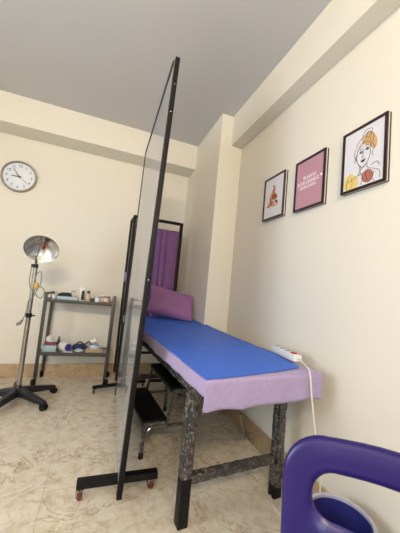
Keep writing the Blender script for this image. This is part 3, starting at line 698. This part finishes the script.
# the cart stands slightly turned, with everything on it
cart = bpy.data.objects['instrument_cart']; pv = cart.location.copy(); ROT = Matrix.Translation(pv) @ Matrix.Rotation(math.radians(-5.5), 4, 'Z') @ Matrix.Translation(-pv)
for o in list(COL.objects):
    if o.parent is None and (o is cart or (o.type in ('MESH', 'EMPTY') and o.get('category') and o.get('kind') is None and KX0 - .02 < o.location.x < KX1 + .02 and KY0 < o.location.y < KY1 and o.location.z > .3 and o.name.split('.')[0] not in ('wall_clock', 'curtain_screen', 'pillow'))):
        o.location = ROT @ o.location; o.rotation_euler.z += math.radians(-5.5)

# ------------------------------------------------------------------ waste bin
bx, by = -.20, .84
t = thing('waste_bin', 'navy plastic bin with a pale rim on the floor by the right wall', 'bin', (bx, by, 0))
TB = Matrix.Translation((bx, by, 0))
MB().lathe([(.088, .001), (.092, .004), (.114, .236), (.110, .236), (.088, .012), (.001, .012)], 48, TB, True, True).build('bucket', M['bin'], t)
MB().lathe([(.1145, .232), (.1225, .234), (.1235, .246), (.118, .251), (.110, .248), (.1095, .2365)], 48, TB, False, False).build('rim', M['rim'], t)

# ------------------------------------------------------------------ purple plastic chair, seen from behind its backrest
CA = math.radians(-60); CO = V((-.783, .500, 0))
ud = V((math.cos(CA), math.sin(CA), 0)); fd = V((math.sin(CA), -math.cos(CA), 0))      # width, towards the sitter
CW, CTOP = .46, .812
t = thing('plastic_chair', 'purple moulded plastic chair in the near right corner, backrest towards viewer', 'chair', CO + ud * CW / 2 + fd * .2, CA)
def cp(u, z, f=0):
    # backrest leans away from the sitter, and wraps slightly round him
    u = CW / 2 + (u - CW / 2) * (1 - .35 * max(0, CTOP - z)); k = (u / CW * 2 - 1); lean = (z - .45) * .16
    return CO + ud * u + fd * (f - lean + .045 * k * k) + V((0, 0, z))
def rrect(u0, u1, z0, z1, rt, rb, arch, n):
    pts = []
    def arc(cx, cz, r, a0, a1, k):
        for i in range(k): a = a0 + (a1 - a0) * i / (k - 1); pts.append((cx + r * math.cos(a), cz + r * math.sin(a)))
    arc(u0 + rb, z0 + rb, rb, PI * 1.5, PI, n); arc(u0 + rt, z1 - rt, rt, PI, PI / 2, n); 
    for i in range(1, 10): s = i / 10; pts.append((lerp(u0 + rt, u1 - rt, s), z1 + arch * math.sin(PI * s)))
    arc(u1 - rt, z1 - rt, rt, PI / 2, 0, n); arc(u1 - rb, z0 + rb, rb, 0, -PI / 2, n)
    for i in range(1, 10): s = i / 10; pts.append((lerp(u1 - rb, u0 + rb, s), z0))
    return pts
OUT = rrect(0, CW, .43, CTOP - .012, .085, .03, .012, 10); INN = rrect(.057, CW - .057, .655, CTOP - .072, .050, .035, .010, 10)
mb = MB(); rings = []; K = 16
for (ou, oz), (iu, iz) in zip(OUT, INN):
    ring = []
    for j in range(K):
        a = 2 * PI * j / K; ca, sa = math.cos(a), math.sin(a)
        e = math.copysign(abs(ca) ** .6, ca); g = math.copysign(abs(sa) ** .8, sa)
        cu2, cz2 = (ou + iu) / 2, (oz + iz) / 2
        ring.append(mb.bm.verts.new(cp(cu2 + (ou - iu) / 2 * e, cz2 + (oz - iz) / 2 * e, g * .013)))
    rings.append(ring)
for A_, B_ in zip(rings, rings[1:] + rings[:1]):
    for j in range(K): mb.bm.faces.new((A_[j], A_[(j + 1) % K], B_[(j + 1) % K], B_[j]))
mb.build('backrest', M['chair'], t, sharp=70)
def seatf(sg):
    def f(a, b):
        x = a * 2 - 1; y = b; u = CW / 2 + x * (CW / 2 + .0) * (1 - .04 * y); ff = .01 + y * .42
        dish = -.014 * (1 - x * x) * math.sin(PI * min(1, y * 1.05)); fr = -.03 * max(0, (y - .85) / .15) ** 2; sd_ = -.018 * max(0, abs(x) - .85) / .15
        return CO + ud * u + fd * ff + V((0, 0, .448 + dish + fr + sd_ + (-.008 if sg < 0 else 0)))
    return f
mb = MB().grid(seatf(1), 28, 28, .010); mb.build('seat', M['chair'], t, sharp=60)
for u, f, du, df in ((.035, .04, -.03, -.045), (CW - .035, .04, .03, -.045), (.045, .40, -.02, .03), (CW - .045, .40, .02, .03)):
    a, b = CO + ud * (u + du) + fd * (f + df) + V((0, 0, .001)), CO + ud * u + fd * f + V((0, 0, .43))
    MB().tube([a, lerp(a, b, .5), b], [.017, .021, .027], 14).build('leg', M['chair'], t)

# ------------------------------------------------------------------ light
w = bpy.data.worlds.new('daylight'); S.world = w; w.use_nodes = True
w.node_tree.nodes['Background'].inputs['Color'].default_value = (.75, .85, 1, 1); w.node_tree.nodes['Background'].inputs['Strength'].default_value = .6
def area(name, loc, target, sx, sy, power, color):
    l = bpy.data.lights.new(name, 'AREA'); l.shape = 'RECTANGLE'; l.size = sx; l.size_y = sy; l.energy = power; l.color = color
    o = bpy.data.objects.new(name, l); COL.objects.link(o); o.location = loc
    o.rotation_euler = (V(target) - V(loc)).to_track_quat('-Z', 'Z').to_euler(); return o
cool = (.74, .88, 1.0); warm = (1.0, .80, .55)
# daylight entering at the three window openings
area('daylight_left', (XL - T - .02, .6, 1.45), (0, .6, 1.45), 1.36, 1.06, 44, cool)
area('daylight_front', (-2.15, YF - T - .02, 1.55), (-2.15, 3, 1.55), .76, 1.16, 22, cool)
area('daylight_right', (-.6, YF - T - .02, 1.55), (-.6, 3, 1.55), .66, 1.16, 4, cool)
# fluorescent batten of the room, high on the wall behind the viewer
t = thing('tube_lamp', 'white fluorescent batten high on the wall behind the viewer', 'lamp', (-1.75, YF, 2.62))
MB().box((-1.75, YF + .018, 2.66), (1.24, .04, .08), bev=.006).build('housing', M['white'], t)
MB().tube([(-2.33, YF + .054, 2.66), (-1.17, YF + .054, 2.66)], .014, 14).build('tube', M['tube'], t)
area('tube_light', (-1.75, YF + .08, 2.66), (-1.75, 3, 2.75), 1.16, .05, 50, warm)

# ------------------------------------------------------------------ camera
F, YAW, PIT, ROL = 271.239, .3548, .0807, .0934
fw = V((math.sin(YAW) * math.cos(PIT), math.cos(YAW) * math.cos(PIT), math.sin(PIT))); r_ = V((math.cos(YAW), -math.sin(YAW), 0)); u_ = r_.cross(fw)
r2 = r_ * math.cos(ROL) + u_ * math.sin(ROL); u2 = -r_ * math.sin(ROL) + u_ * math.cos(ROL)
cd = bpy.data.cameras.new('camera'); cd.sensor_fit = 'VERTICAL'; cd.sensor_height = 36; cd.lens = F / 533 * 36; cd.clip_start = .02
co = bpy.data.objects.new('camera', cd); COL.objects.link(co)
mx = Matrix((r2, u2, -fw)).transposed().to_4x4(); mx.translation = (-1.1915, 0, 1.0796); co.matrix_world = mx
S.camera = co
vs = S.view_settings; vs.view_transform = 'Standard'; vs.look = 'None'; vs.gamma = 1; vs.exposure = .44; vs.use_curve_mapping = False
for o in bpy.data.objects:
    if '_loc' in o: del o['_loc']
